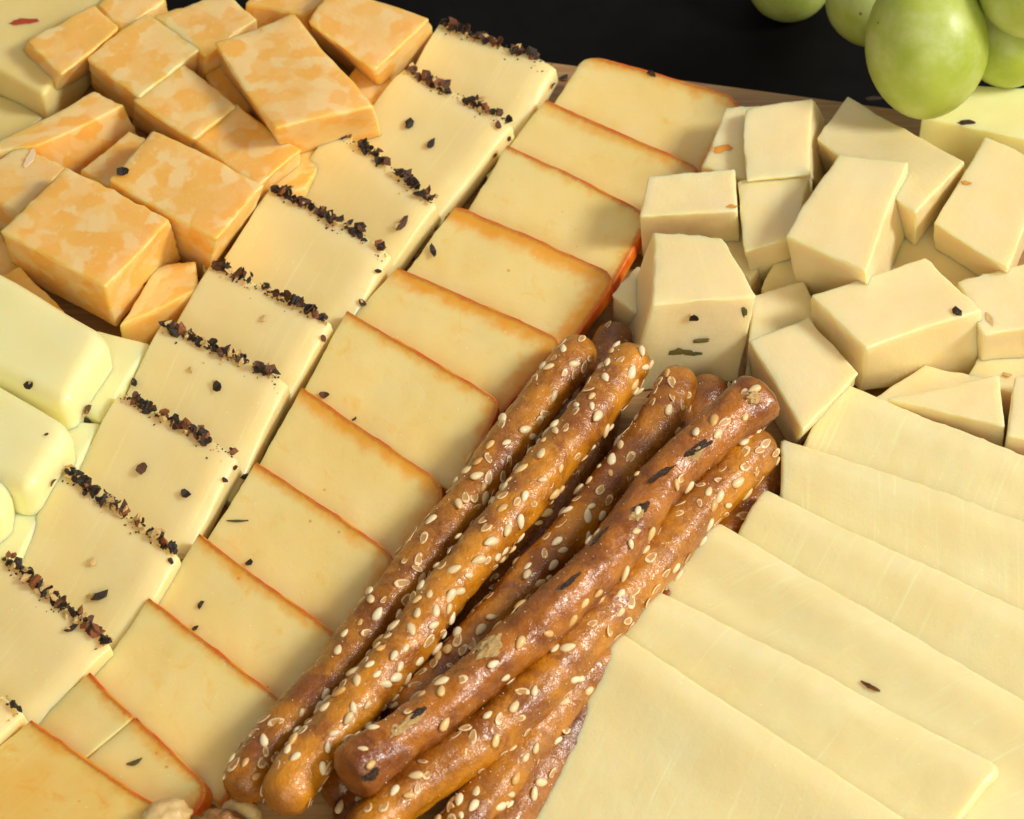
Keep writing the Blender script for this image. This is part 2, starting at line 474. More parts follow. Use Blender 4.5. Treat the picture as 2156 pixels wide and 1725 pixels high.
for i in range(10):
    A, B, d = PA[i], PBp[i], PD[i]
    o, nn = slab('pepper_cheese_slice', A, B, d, 2.7 if i else 3.4, TT - 0.01, M['pepper'], r=0.04, n=(24, 16, 3), cr=3, warp=0.035, rough=0.006, chip=0.014,
                 bend=lambda u, v, s: Vector((0, 0, -0.15 * max(0.0, (u - 0.84) / 0.16) ** 2 - 0.07 * math.exp(-(v * 2.7 / 0.3) ** 2) - 0.09 * sstep(0.5, 1.8, v * 2.7))))
    tag(o, PEPL[i], 'cheese slice', 'pepper-edged cheese slices in the long row')
    W = (B - A).length; ax = (B - A).normalized()
    npc = int(W * (30 if i in (1, 2, 4) else 25)) if i != 0 else 24
    s = rnd.random() * 10
    for q in range(npc):
        u = rnd.uniform(0.03, 0.97)
        for tr in range(4):
            if noise.noise(Vector((u * 5 + s, i, 0))) > -0.22: break
            u = rnd.uniform(0.03, 0.97)
        tanp = rnd.random() < (0.26 if i in (0, 1, 2, 4) else 0.10)
        sz = rnd.choice((rnd.uniform(0.04, 0.08), rnd.uniform(0.07, 0.13), rnd.uniform(0.08, 0.15)))
        pos = A + ax * (u * W) + d * rnd.gauss(0.01, 0.045) + nn * (rnd.uniform(-0.02, 0.10)) - UPZ * (0.06 + 0.15 * max(0, (u - 0.84) / 0.16) ** 2)
        pos += noisev(pos, 0.7) * 0.02
        me = rnd.choice(PT if tanp else (PR if rnd.random() < 0.12 else PB))
        po = bpy.data.objects.new('peppercorn_bit', me); scene.collection.objects.link(po); po.parent = o
        nr = (nn + Vector((rnd.uniform(-.9, .9), rnd.uniform(-.9, .9), rnd.uniform(-.4, .4)))).normalized()
        po.matrix_local = Matrix.Translation(-o.location) @ frame_mat(pos, nr, ax + d * rnd.uniform(-1, 1), (sz, sz * rnd.uniform(.7, 1.0), sz * rnd.uniform(.7, 1.1)), rnd.uniform(0, 6.28))

DUST = [jag(20 + i, (1, 0.7, 0.5), 0.7, 1) for i in range(2)]
for o in [x for x in scene.objects if x.name.startswith('pepper_cheese_slice')]:
    i = int(o.name[-3:]) if o.name[-4] == '.' else 0
    A, B, d = PA[i], PBp[i], PD[i]; W = (B - A).length; ax = (B - A).normalized(); nn = ax.cross(d); nn = nn if nn.z > 0 else -nn
    for mt, cnt in (('black', 55), ('tan', 25)):
        bm = bmesh.new()
        for q in range(cnt):
            u = rnd.uniform(0.02, 0.97); off = abs(rnd.gauss(0, 0.15)) - 0.03; sz = rnd.uniform(0.010, 0.034)
            p = A + ax * (u * W) + d * off + nn * 0.012 - UPZ * (0.07 * math.exp(-(off / 0.3) ** 2) + 0.15 * max(0, (u - 0.84) / 0.16) ** 2) - o.location
            t0 = len(bm.verts); bm.from_mesh(rnd.choice(DUST)); bm.verts.ensure_lookup_table()
            mm = Matrix.Translation(p) @ Matrix.Rotation(rnd.uniform(0, 6.28), 4, 'Z') @ Matrix.Scale(sz, 4)
            for vv in bm.verts[t0:]: vv.co = mm @ vv.co
        md = bpy.data.meshes.new('pepper_dust'); bm.to_mesh(md); bm.free(); md.materials.append(M[mt])
        tag(link('pepper_dust', md, None, o), kind='stuff')

mu = [((63, 1517), (345, 1705)), ((186, 1417), (456, 1668)), ((312, 1256), (604, 1482)), ((417, 1123), (718, 1342)), ((540, 974), (838, 1172)),
      ((634, 816), (948, 1025)), ((729, 652), (1056, 846)), ((837, 560), (1190, 718)), ((960, 433), (1308, 580)),
      ((1066, 305), (1374, 452)), ((1149, 208), (1484, 354)), ((1232, 114), (1580, 210))]
MUL = ['deep yellow orange-rinded cheese slice filling the bottom left corner', None,
       'orange-rinded cheese slice just above the split one, rind thin and straight',
       'orange-rinded cheese slice with a notched rind and cracked right half',
       'orange-rinded cheese slice carrying a dark green herb thread',
       'orange-rinded cheese slice with a smooth rind curling down at its right end by the pretzels',
       'orange-rinded cheese slice with a torn rind flap near the outermost pretzel tip',
       'orange-rinded cheese slice whose right end runs behind the first pretzel tip',
       'orange-rinded cheese slice with its red right end in full view',
       'orange-rinded cheese slice with its right end behind the hexagonal white cube',
       'orange-rinded cheese slice second from the back, half in shade',
       'rearmost orange-rinded cheese slice beside the black table']
MZ, MT = 0.95, 0.38
MA = [U(*a, MZ) for a, b in mu]; MB = [U(*b, MZ) for a, b in mu]
MD = row_dirs(MA, MB, MT)

def add_rind(o):
    me = o.data; bm = bmesh.new(); bm.from_mesh(me)
    lay = bm.verts.layers.float['rind']
    kill = [f for f in bm.faces if any(v[lay] > 0.022 for v in f.verts)]
    bmesh.ops.delete(bm, geom=kill, context='FACES')
    bm.normal_update()
    nm = {v: v.normal.copy() for v in bm.verts}
    for v in bm.verts: v.co += nm[v] * (0.009 + 0.010 * noise.noise((v.co + o.location) * 2.5))
    be = [e for e in bm.edges if e.is_boundary]
    r = bmesh.ops.extrude_edge_only(bm, edges=be)
    for v in [g for g in r['geom'] if isinstance(g, bmesh.types.BMVert)]:
        v.co -= v.normal * 0.03 if v.normal.length else Vector()
    m2 = bpy.data.meshes.new('rind'); bm.to_mesh(m2); bm.free()
    if len(m2.polygons) == 0: return
    m2.materials.clear(); m2.materials.append(M['rind'])
    link('rind', m2, None, o)

MG = 'orange-rinded cheese slices in the row by the pretzels'
for i in range(12):
    A, B, d = MA[i], MB[i], MD[i]
    if i == 1:
        for (aa, bb, lab, cc) in ((A, A.lerp(B, 0.37), 'left piece of the split orange-rinded slice near bottom left', ()),
                              (A.lerp(B, 0.378), B, 'right piece of the split orange-rinded slice, with a green herb leaf on it', ((1, -1, 0.45),))):
            o, nn = slab('rinded_cheese_slice', aa, bb, d, 2.2, MT - 0.01, M['muenster'], r=0.035, n=(16, 22, 2), cr=2, warp=0.05, rough=0.012, chip=0.02, rind=True, corners=cc)
            if not cc:
                at = o.data.attributes['rind']; uv = o.data.attributes['uvw']
                dv = max(x.vector[1] for x in uv.data)
                for q, x in enumerate(uv.data): at.data[q].value = max(0, x.vector[1] + dv)
            tag(o, lab, 'cheese slice', MG); add_rind(o)
        continue
    R = {5: 0.5, 8: 0.45, 4: 0.3, 9: 0.4, 11: 0.6, 10: .4}.get(i, 0.25)
    cc = [(1, -1, R)]
    if i == 11: cc.append((-1, -1, 0.35))
    o, nn = slab('rinded_cheese_slice', A, B, d, 2.25 if i > 0 else 3.2, MT - 0.01, M['muenster'] if i else M['muenster_deep'], r=0.035, n=(30, 20, 2), cr=2, warp=0.05, rough=0.012, chip=0.022, rind=True, corners=cc)
    tag(o, MUL[i], 'cheese slice', MG); add_rind(o)

wh = [((1300, 1316), (2160, 1880)), ((1376, 1226), (2112, 1606)), ((1518, 1089), (2480, 1655)), ((1609, 1017), (2480, 1425)),
      ((1644, 908), (2330, 1145)), ((1756, 786), (2330, 1015))]
WHL = ['large white cheese slice lying uppermost at the bottom right, beside the pretzels',
       'white cheese slice whose right corner is in view at bottom right',
       'white cheese slice third from the bottom, above the one with a visible corner',
       'white cheese slice fourth from the bottom of the fan at right',
       'white cheese slice with its corner touching the dark pretzel tips',
       'rearmost white cheese slice of the fan, touching the white cubes']
WZ, WT = 1.4, 0.30
WA = [U(*a, WZ) for a, b in wh]; WB = [U(*b, WZ) for a, b in wh]
WD = row_dirs(WA, WB, WT)
for i in range(6):
    A, B, d = WA[i], WB[i], WD[i]
    if i == 0:
        e = (U(1049, 1725, 0.7) - A); d = (d + e.normalized()).normalized()
    if i == 1: d = (WD[1] + WD[2]).normalized()
    ph = rnd.uniform(0, 6)
    def bend(u, v, s, ph=ph, i=i):
        y = v * 5.2
        z = 0.014 * math.sin(u * 7 + ph) * (1 - v) - 0.13 * math.exp(-(y / 0.27) ** 2) - 0.15 * sstep(0.40, 1.5, y)
        return Vector((0, 0, z))
    o, nn = slab('white_cheese_slice', A, B, d, 6.0 if i == 0 else 5.2, WT - 0.015, M['white'], r=0.08, n=(48, 46, 2), cr=3, warp=0.04, wf=0.5, rough=0.014, chip=0.034,
                 corners=[(1, -1, 0.2), (-1, -1, 0.1)], bend=bend)
    tag(o, WHL[i], 'cheese slice', 'white cheese slices fanned at right')

# ------------------------------------------------------------------ cubes
def block(name, label, cat, group, mat, px, z0, h, g=(0, 0), down=None, down2=None, r=0.09, flare=1.0, **kw):
    cx = sum(p[0] for p in px) / 4; cy = sum(p[1] for p in px) / 4
    p0 = U(cx, cy, z0)
    T = [Uplane(*p, p0, g) for p in px]
    if down:
        i, q = down
        dv = U(q[0], q[1], T[i].z - h) - T[i]
    else:
        dv = Vector((-g[0] * h, -g[1] * h, -h)) * -1
        dv = Vector((g[0] * h, g[1] * h, -h))
    ctr = sum(T, Vector()) / 4
    B = [ctr + (p - ctr) * flare + dv for p in T]
    if down2:
        i, q = down2
        d2 = U(q[0], q[1], T[i].z - h) - T[i]
        B[i] = T[i] + d2; j = (i - 1) % 4 if down and down[0] == (i + 1) % 4 else (i + 1) % 4
        B[j] = T[j] + d2
    low = min(b.z for b in B)
    if low < 0.0:
        B = [Vector((b.x, b.y, max(b.z, 0.002))) for b in B]
    o = hexa(name, T, B, mat, r=r, **kw)
    return tag(o, label, cat, group)

OG = 'orange and white marbled cheese cubes'
def O(label, px, z0, h, **kw):
    return block('marbled_cheese_cube', label, 'cheese cube', OG, M['marble'], px, z0, h, warp=kw.pop('warp', 0.05), rough=0.016, chip=0.045, n=(13, 13, 9), **kw)
O('marbled orange cube at far upper left with a rounded left side', [(54, 86), (196, 8), (254, 58), (133, 160)], 1.9, 1.5, down=(3, (104, 228)), r=0.075)
O('marbled orange cube between the far left cube and the big tilted one', [(184, 122), (306, 26), (424, 103), (291, 206)], 1.8, 1.5, down=(0, (194, 186)), r=0.075)
O('small marbled orange cube in the middle of the heap', [(276, 211), (385, 130), (499, 222), (406, 296)], 1.7, 1.5, down=(0, (280, 262)), r=0.075)
O('marbled orange cube at the back, partly behind the big tilted one', [(322, 30), (480, -14), (543, 42), (430, 118)], 1.8, 1.6, down=(3, (434, 200)), r=0.075)
O('big bright marbled orange cube tilted in the upper middle of the heap', [(450, 91), (612, 26), (788, 222), (578, 274)], 2.3, 1.7, down=(3, (604, 346)), r=0.075, warp=0.07)
O('rearmost large marbled orange cube against the black table', [(648, 42), (700, -34), (904, 38), (788, 146)], 1.9, 1.8, down=(3, (812, 205)), r=0.075)
O('pale marbled orange cube right of the small middle cube, near the pepper slices', [(400, 292), (497, 220), (637, 317), (545, 392)], 1.55, 1.4, down=(2, (634, 380)), r=0.075)
O('marbled orange cube carrying a dark brown pepper flake', [(229, 383), (322, 270), (558, 388), (455, 506)], 1.95, 1.9, down=(3, (430, 592)), r=0.075)
O('largest marbled orange cube in front, at the left edge', [(-2, 487), (137, 350), (360, 461), (222, 606)], 2.0, 1.5, down=(3, (246, 690)), r=0.075)
O('deep orange cube tucked under the largest marbled cube', [(250, 688), (330, 560), (412, 545), (420, 610)], 0.95, 0.93, r=0.075)
O('long marbled orange block with a bright end at the left edge', [(-60, 330), (196, 190), (262, 222), (75, 310)], 1.5, 1.4, down=(3, (130, 410)), r=0.075)
O('marbled orange cube at the left edge with a pale cheese shaving on it', [(-70, 390), (36, 303), (145, 352), (40, 450)], 1.5, 1.4, r=0.075)
O('small marbled orange cube wedged behind the flake-topped cube', [(165, 356), (272, 270), (330, 300), (235, 395)], 1.3, 1.2, r=0.075)
O('marbled orange cube at the top edge above the far left cubes', [(205, 12), (270, -50), (350, 0), (258, 64)], 1.6, 1.5, r=0.075)
O('marbled orange cube cut by the top edge between two large cubes', [(515, 8), (560, -60), (720, -30), (640, 32)], 1.5, 1.4, r=0.075)
O('low orange cube under the middle of the heap by the pepper slices', [(520, 420), (600, 330), (700, 300), (640, 400)], 0.95, 0.93, r=0.075)
O('small low orange cube at the left edge above the soft log', [(-70, 520), (0, 490), (60, 580), (-30, 600)], 0.9, 0.88, r=0.075)
O('low orange cube in the gap left of the big tilted cube', [(425, 150), (480, 110), (565, 200), (500, 250)], 0.95, 0.93, r=0.075)
O('low orange cube under the rearmost large cube by the pepper slices', [(715, 175), (770, 115), (845, 190), (790, 250)], 0.85, 0.83, r=0.075)
O('low orange cube under the front edge of the largest cube', [(-50, 600), (40, 560), (140, 655), (60, 700)], 1.15, 1.1, r=0.075)
O('orange cube hidden low behind the largest front cube', [(350, 420), (420, 330), (520, 420), (430, 560)], 0.7, 0.68, r=0.075)

CG = 'white cheese cubes heaped at upper right'
def C(label, px, z0, h, **kw):
    return block('white_cheese_cube', label, 'cheese cube', CG, kw.pop('mat', M['cube']), px, z0, h, warp=kw.pop('warp', 0.06), rough=0.016, chip=kw.pop('chip', 0.035), n=(12, 12, 9), **kw)
C('shaded white cube with a brown oval spot, behind two brighter cubes', [(1478, 350), (1529, 224), (1602, 220), (1580, 380)], 1.5, 1.5, r=0.055)
C('upright white cube at the back with a straight bright top edge', [(1571, 231), (1711, 210), (1702, 366), (1567, 382)], 1.85, 1.5, down=(2, (1732, 400)), r=0.055)
C('white cube standing below the upright one, its lower half golden', [(1555, 384), (1702, 361), (1672, 500), (1566, 530)], 1.7, 1.6, down=(3, (1590, 608)), r=0.055)
C('squarish white cube beside the orange-rinded slices, with an orange fleck at its corner', [(1362, 375), (1550, 352), (1556, 447), (1348, 455)], 1.8, 1.6, down=(2, (1556, 550)), r=0.055)
C('hexagonal white cube nearest the pretzel tips, dotted with herbs', [(1374, 485), (1522, 500), (1593, 622), (1378, 640)], 2.0, 1.95, down=(2, (1540, 800)), r=0.055, flare=1.1, warp=0.06)
C('tall white block in the centre of the heap with a shiny right edge', [(1763, 324), (1909, 341), (1820, 572), (1656, 494)], 2.4, 1.7, down=(3, (1676, 612)), r=0.055)
C('slanted white block under the grape with a reddish left end', [(1716, 292), (1786, 203), (2031, 342), (1925, 446)], 1.85, 1.6, g=(0, -0.25), down=(3, (1930, 520)), r=0.055)
C('white block at the right edge with a small orange fleck', [(2074, 286), (2215, 348), (2120, 566), (1966, 470)], 2.0, 1.2, down=(3, (1966, 528)), r=0.055)
C('shaded golden cheese block lying low between the tall block and the right edge', [(1855, 560), (1970, 420), (2140, 530), (2030, 640)], 0.9, 0.88, r=0.055)
C('wide white block with a black flake near its right corner', [(1710, 624), (1946, 544), (2068, 650), (1824, 734)], 2.0, 1.7, down=(3, (1812, 826)), down2=(2, (2066, 790)), r=0.055)
C('pale white cube at the right edge with a chipped left side', [(2014, 590), (2175, 552), (2240, 680), (2070, 700)], 1.75, 1.3, down=(3, (2064, 790)), r=0.055, chip=0.04)
C('white cube sitting between the dark pretzel tip and the wide block', [(1579, 718), (1705, 665), (1809, 788), (1692, 908)], 1.55, 1.5, down=(0, (1560, 765)), r=0.055)
C('low white cube showing between the hexagonal and the wide block', [(1580, 624), (1690, 588), (1730, 672), (1575, 722)], 1.2, 1.18, r=0.055)
C('rough white cube in front of the wide block, touching the white slices', [(1870, 838), (2105, 788), (2114, 898), (1978, 866)], 1.3, 1.25, r=0.055, chip=0.035)
C('white cube cut by the right edge beside the rough one', [(2135, 792), (2230, 780), (2240, 930), (2120, 915)], 1.35, 1.3, r=0.055)
C('shaded white block under the grapes with a dark hole', [(1936, 246), (2041, 178), (2230, 190), (2190, 300)], 1.5, 1.5, r=0.055, mat=M['log'])  # greener log cheese, its tint standing in for shade under the grapes
for lab, px in (('low white cube wedged behind the hexagonal cube and the red slice end', [(1290, 620), (1340, 560), (1420, 600), (1370, 680)]),
                ('low white cube between the squarish cube and the golden-bottomed one', [(1500, 520), (1560, 430), (1640, 500), (1580, 590)]),
                ('low white cube under the edge of the wide block', [(1820, 850), (1950, 770), (2090, 800), (1980, 900)]),
                ('low white cube between the golden-bottomed cube and the tall block', [(1600, 610), (1640, 520), (1720, 580), (1680, 660)]),
                ('low white cube under the pale cube at the right edge', [(2030, 800), (2080, 720), (2200, 740), (2150, 830)]),
                ('low white cube under the slanted block', [(1890, 500), (1930, 400), (2040, 420), (2000, 520)])):
    C(lab, px, 0.85, 0.84, r=0.055)
C('low white cube in the gap under the tall block', [(1690, 560), (1760, 500), (1860, 560), (1800, 640)], 0.9, 0.88, r=0.055)

JG = 'soft white cheese pieces at the left edge'
def L(label, px, z0, h, r=0.5, name='cheese_log', cat='cheese log', **kw):
    return block(name, label, cat, JG, M['log'], px, z0, h, r=r, warp=0.04, rough=0.004, chip=0.0, n=(12, 12, 6), cr=6, **kw)
L('upper soft white cheese log with a flat rounded end at the left edge', [(-120, 490), (238, 702), (142, 852), (-120, 735)], 1.75, 1.3, r=0.40)
L('lower soft white cheese log at the left edge, a black flake above it', [(-120, 725), (166, 895), (66, 1035), (-160, 950)], 1.75, 1.3, r=0.40)
L('sliver of a soft white cheese log low on the left edge', [(-120, 950), (28, 1005), (20, 1085), (-130, 1160)], 1.6, 1.2, r=0.4)
L('flat pale cheese piece between the upper log and the pepper slices', [(200, 690), (320, 722), (215, 885), (120, 840)], 0.95, 0.9, r=0.1, name='cheese_wedge', cat='cheese piece')
L('flat pale cheese piece below the pepper clump at left', [(110, 880), (215, 890), (120, 1060), (20, 1020)], 0.9, 0.85, r=0.1, name='cheese_wedge', cat='cheese piece')
L('flat pale cheese piece beside the lowest log, at the left edge', [(-60, 1050), (125, 1020), (30, 1200), (-100, 1200)], 0.9, 0.85, r=0.1, name='cheese_wedge', cat='cheese piece')
for lab, px, z0, h in (('pale cheese block with a red pepper fleck in the top left corner', [(-140, 70), (-30, -70), (250, -20), (90, 200)], 1.5, 1.45),
                       ('shaded pale cheese block below the red-flecked one at the left edge', [(-120, 250), (-60, 180), (110, 236), (0, 320)], 0.8, 0.78)):
    block('pale_cheese_block', lab, 'cheese block', None, M['jack'], px, z0, h, r=0.12, warp=0.04, rough=0.01, chip=0.015, n=(10, 10, 6))

# ------------------------------------------------------------------ pretzels
def seed_mesh(kind, sd):
    r = random.Random(sd); bm = bmesh.new()
    bmesh.ops.create_uvsphere(bm, u_segments=10, v_segments=6, radius=1.0)
    th = {'seed': 0.42, 'toast': 0.40, 'hull': 0.16}[kind]
    for v in bm.verts:
        x, y, z = v.co.z, v.co.x, v.co.y            # long axis = x
        taper = 1 - 0.38 * (x * 0.5 + 0.5) ** 1.6
        j = 1 + 0.10 * noise.noise(Vector((x * 2, y * 2, z * 2 + sd * 9)))
        v.co = Vector((x * j, y * 0.62 * taper * j, z * th * taper))
        if kind == 'hull' and v.co.z > 0: v.co.z -= 0.12 * (1 - min(1, (x * x + y * y)))
    bmesh.ops.recalc_face_normals(bm, faces=bm.faces)
    me = bpy.data.meshes.new('sesame_' + kind)
    bm.to_mesh(me); bm.free()
    me.polygons.foreach_set('use_smooth', [True] * len(me.polygons))
    me.materials.append(M[kind])
    if kind == 'hull':
        me.materials.append(M['hullrim'])
        for p in me.polygons:
            c = p.center
            if (c.x ** 2 + (c.y / 0.55) ** 2) > 0.5: p.material_index = 1
    return me
SEEDS = {kd: [seed_mesh(kd, i + 1) for i in range(5)] for kd in ('seed', 'toast', 'hull')}

def catmull(P, n):
    Q = [P[0] * 2 - P[1]] + P + [P[-1] * 2 - P[-2]]
    out = []
    for i in range(1, len(Q) - 2):
        p0, p1, p2, p3 = Q[i - 1], Q[i], Q[i + 1], Q[i + 2]
        for k_ in range(n):
            t = k_ / n
            out.append(0.5 * ((2 * p1) + (p2 - p0) * t + (2 * p0 - 5 * p1 + 4 * p2 - p3) * t * t + (3 * p1 - p0 - 3 * p2 + p3) * t ** 3))
    out.append(P[-1].copy()); return out

PG = 'sesame pretzel sticks in the bundle'
def pretzel(label, px, z, R, nseed, mix=(0.45, 0.15, 0.40), flare=(0, 0), lump=0.05):
    zs = z if isinstance(z, list) else [z] * len(px)
    if len(zs) == 2 and len(px) > 2:
        zs = [zs[0] + (zs[1] - zs[0]) * i / (len(px) - 1) for i in range(len(px))]
    P = [U(p[0], p[1], q) for p, q in zip(px, zs)]
    C_ = catmull(P, 14)
    # resample evenly
    acc = [0.0]
    for a, b in zip(C_, C_[1:]): acc.append(acc[-1] + (b - a).length)
    Lt = acc[-1]
    def at(s):
        s = max(0.0, min(Lt, s))
        for i in range(len(acc) - 1):
            if acc[i + 1] >= s:
                t = (s - acc[i]) / max(1e-9, acc[i + 1] - acc[i]); return C_[i].lerp(C_[i + 1], t)
        return C_[-1].copy()
    sd = Vector((rnd.uniform(-40, 40), rnd.uniform(-40, 40), 0))
    e0, e1 = R * 1.05, R * 1.05
    ss = [-e0 * math.cos(i * math.pi / 2 / 7) for i in range(8)] + []
    NS = int(Lt / 0.06)
    ss += [Lt * i / NS for i in range(1, NS)]
    ss += [Lt + e1 * math.sin(i * math.pi / 2 / 7) for i in range(8)]
    def radius(s):
        f = 1.0
        if s < 0: f = math.sqrt(max(0, 1 - (s / e0) ** 2)) if not flare[0] else max(0.0, 1 - (s / e0) ** 6)
        elif s > Lt: f = math.sqrt(max(0, 1 - ((s - Lt) / e1) ** 2)) if not flare[1] else max(0.0, 1 - ((s - Lt) / e1) ** 6)
        rr = R * (1 + 0.07 * noise.noise(Vector((s * 0.6, 3.3, sd.x))))
        if flare[0]: rr *= 1 + flare[0] * sstep(1.2, -0.2, s)
        if flare[1]: rr *= 1 + flare[1] * sstep(Lt - 1.2, Lt + 0.2, s)
        return rr * f
    def frame(s):
        sc = max(0.15, min(Lt - 0.15, s))
        t = (at(sc + 0.15) - at(sc - 0.15)).normalized()
        side = t.cross(UPZ).normalized(); up = side.cross(t).normalized()
        c = at(s)
        if s < 0: c = c + t * s
        if s > Lt: c = c + t * (s - Lt)
        return c, t, up, side
    NR = 36
    def surf(s, phi):
        c, t, up, side = frame(s)
        n_ = up * math.cos(phi) + side * math.sin(phi)
        q = Vector((s * 0.8, math.cos(phi) * 0.8, math.sin(phi) * 0.8)) + sd
        rr = radius(s)
        k_ = rr * (1 + lump * 1.6 * noise.noise(q * 1.0) + lump * 1.2 * noise.noise(q * 2.7) + lump * 0.75 * noise.noise(q * 6.0) + lump * 0.4 * noise.noise(q * 11.0))
        return c + n_ * k_, n_, t
    org = at(Lt / 2) - UPZ * R
    vs = []; uv = []; rd = []
    for s in ss:
        for j in range(NR):
            ph = 2 * math.pi * j / NR
            p, n_, t = surf(s, ph); vs.append(p - org)
            uv += [s, R * math.sin(ph), R * math.cos(ph)]
            rd.append(max(0, min(s + e0, Lt + e1 - s)))
    fs = []
    for i in range(len(ss) - 1):
        for j in range(NR):
            a = i * NR + j; b = i * NR + (j + 1) % NR
            fs.append((a, b, b + NR, a + NR))
    fs.append(tuple(range(NR - 1, -1, -1))); fs.append(tuple(range((len(ss) - 1) * NR, len(ss) * NR)))
    me = bpy.data.meshes.new('pretzel_stick'); me.from_pydata([tuple(v) for v in vs], [], fs)
    bm = bmesh.new(); bm.from_mesh(me); bmesh.ops.remove_doubles(bm, verts=bm.verts, dist=1e-4)
    bmesh.ops.recalc_face_normals(bm, faces=bm.faces)
    l1 = None
    bm.to_mesh(me); bm.free()
    me.polygons.foreach_set('use_smooth', [True] * len(me.polygons))
    # attributes (after welding: recompute per vertex)
    me.attributes.new('uvw', 'FLOAT_VECTOR', 'POINT'); me.attributes.new('rind', 'FLOAT', 'POINT')
    ax = (at(Lt) - at(0)).normalized(); s0 = at(0)
    u2 = []; r2 = []
    for v in me.vertices:
        p = v.co + org; s = (p - s0).dot(ax); f = (p - s0) - ax * s
        u2 += [s, f.x, f.z]; r2.append(max(0, min(s + e0, Lt + e1 - s)))
    me.attributes['uvw'].data.foreach_set('vector', u2); me.attributes['rind'].data.foreach_set('value', r2)
    me.materials.append(M['pretzel'])
    o = link('pretzel_stick', me, org)
    tag(o, label, 'pretzel stick', PG)
    placed = []; tries = 0
    while len(placed) < nseed and tries < nseed * 30:
        tries += 1
        s = rnd.uniform(-0.6 * e0, Lt + 0.6 * e1); ph = rnd.uniform(-math.pi, math.pi)
        if abs(ph) > 2.2: continue
        if noise.noise(Vector((s * 0.7, ph * 0.8, sd.y))) < -0.02 and rnd.random() < 0.8: continue
        if any((s - a) ** 2 + ((ph - b) * R) ** 2 < 0.20 ** 2 for a, b in placed): continue
        placed.append((s, ph))
        p, n_, t = surf(s, ph)
        x = rnd.random(); kd = 'seed' if x < mix[0] else ('toast' if x < mix[0] + mix[1] else 'hull')
        sz = rnd.uniform(0.10, 0.165)
        so = bpy.data.objects.new('sesame_seed', rnd.choice(SEEDS[kd])); scene.collection.objects.link(so); so.parent = o
        n2 = (n_ + Vector((rnd.uniform(-.25, .25), rnd.uniform(-.25, .25), rnd.uniform(-.25, .25)))).normalized()
        tg = t * rnd.choice((-1, 1)) + n_.cross(t) * rnd.gauss(0, 0.6)
        so.matrix_local = Matrix.Translation(-org) @ frame_mat(p + n_ * (rnd.uniform(-0.02, 0.03) if kd != 'hull' else 0.004), n2, tg, sz)
    # dust of salt
    bm = bmesh.new()
    for q in range(160):
        s = rnd.uniform(0, Lt); ph = rnd.uniform(-1.7, 1.7)
        p, n_, t = surf(s, ph)
        bmesh.ops.create_icosphere(bm, subdivisions=1, radius=rnd.uniform(0.006, 0.014), matrix=Matrix.Translation(p - org + n_ * 0.005))
    md = bpy.data.meshes.new('salt_dust'); bm.to_mesh(md); bm.free(); md.materials.append(M['flour'])
    tag(link('salt_dust', md, None, o), kind='stuff')
    return o

R_ = {}
R_[1] = pretzel('outermost sesame pretzel stick on the left, lying against the orange-rinded slices',
        [(1212, 752), (1150, 832), (1082, 918), (995, 1040), (922, 1140), (845, 1240), (765, 1340), (697, 1428), (620, 1514), (560, 1585), (522, 1640)], 1.2, 0.43, 135, (0.3, 0.1, 0.6))
R_[2] = pretzel('pretzel stick most thickly covered in cream sesame seeds, second from the left',
        [(1322, 770), (1247, 869), (1149, 989), (1079, 1077), (1000, 1172), (925, 1263), (869, 1343), (792, 1432), (710, 1530), (640, 1612), (608, 1662)], 1.65, 0.44, 175, (0.6, 0.1, 0.3))
R_[3] = pretzel('sparsely seeded pretzel stick between the cream-covered one and the burnt one',
        [(1424, 815), (1390, 880), (1324, 974), (1261, 1058), (1198, 1135), (1120, 1220), (1040, 1310), (960, 1400), (870, 1495)], 1.2, 0.42, 105, (0.4, 0.1, 0.5))
R_[4] = pretzel('dark glossy pretzel stick on top with burnt blisters and a pale chip',
        [(1576, 855), (1488, 930), (1405, 1005), (1331, 1107), (1268, 1187), (1184, 1271), (1096, 1349), (1005, 1425), (928, 1492), (841, 1559), (768, 1612)], 2.05, 0.445, 60, (0.35, 0.4, 0.25), flare=(0.12, 0.1), lump=0.07)
R_[5] = pretzel('right-hand sesame pretzel stick running beside the white slices to the bottom edge',
        [(1585, 955), (1541, 1000), (1488, 1052), (1436, 1108), (1394, 1163), (1296, 1271), (1208, 1366), (1121, 1464), (1033, 1541), (946, 1606), (858, 1670), (780, 1745)], 1.4, 0.465, 130, (0.4, 0.1, 0.5))
R_[6] = pretzel('seeded pretzel stick low on the right, under the right-hand one',
        [(1260, 1395), (1180, 1480), (1095, 1585), (1010, 1690), (940, 1790)], 0.9, 0.44, 65, (0.5, 0.2, 0.3))
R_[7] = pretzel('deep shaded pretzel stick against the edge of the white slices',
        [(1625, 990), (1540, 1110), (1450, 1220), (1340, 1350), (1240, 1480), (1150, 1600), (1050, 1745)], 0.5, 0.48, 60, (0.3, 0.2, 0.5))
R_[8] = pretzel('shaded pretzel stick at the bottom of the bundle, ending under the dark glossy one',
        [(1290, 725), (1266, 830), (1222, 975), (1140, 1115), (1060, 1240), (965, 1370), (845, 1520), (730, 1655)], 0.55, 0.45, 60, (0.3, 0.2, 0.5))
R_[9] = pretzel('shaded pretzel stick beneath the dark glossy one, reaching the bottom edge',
        [(1490, 840), (1400, 1000), (1280, 1160), (1140, 1320), (1000, 1490), (880, 1600), (760, 1720)], 0.55, 0.48, 60, (0.4, 0.2, 0.4))

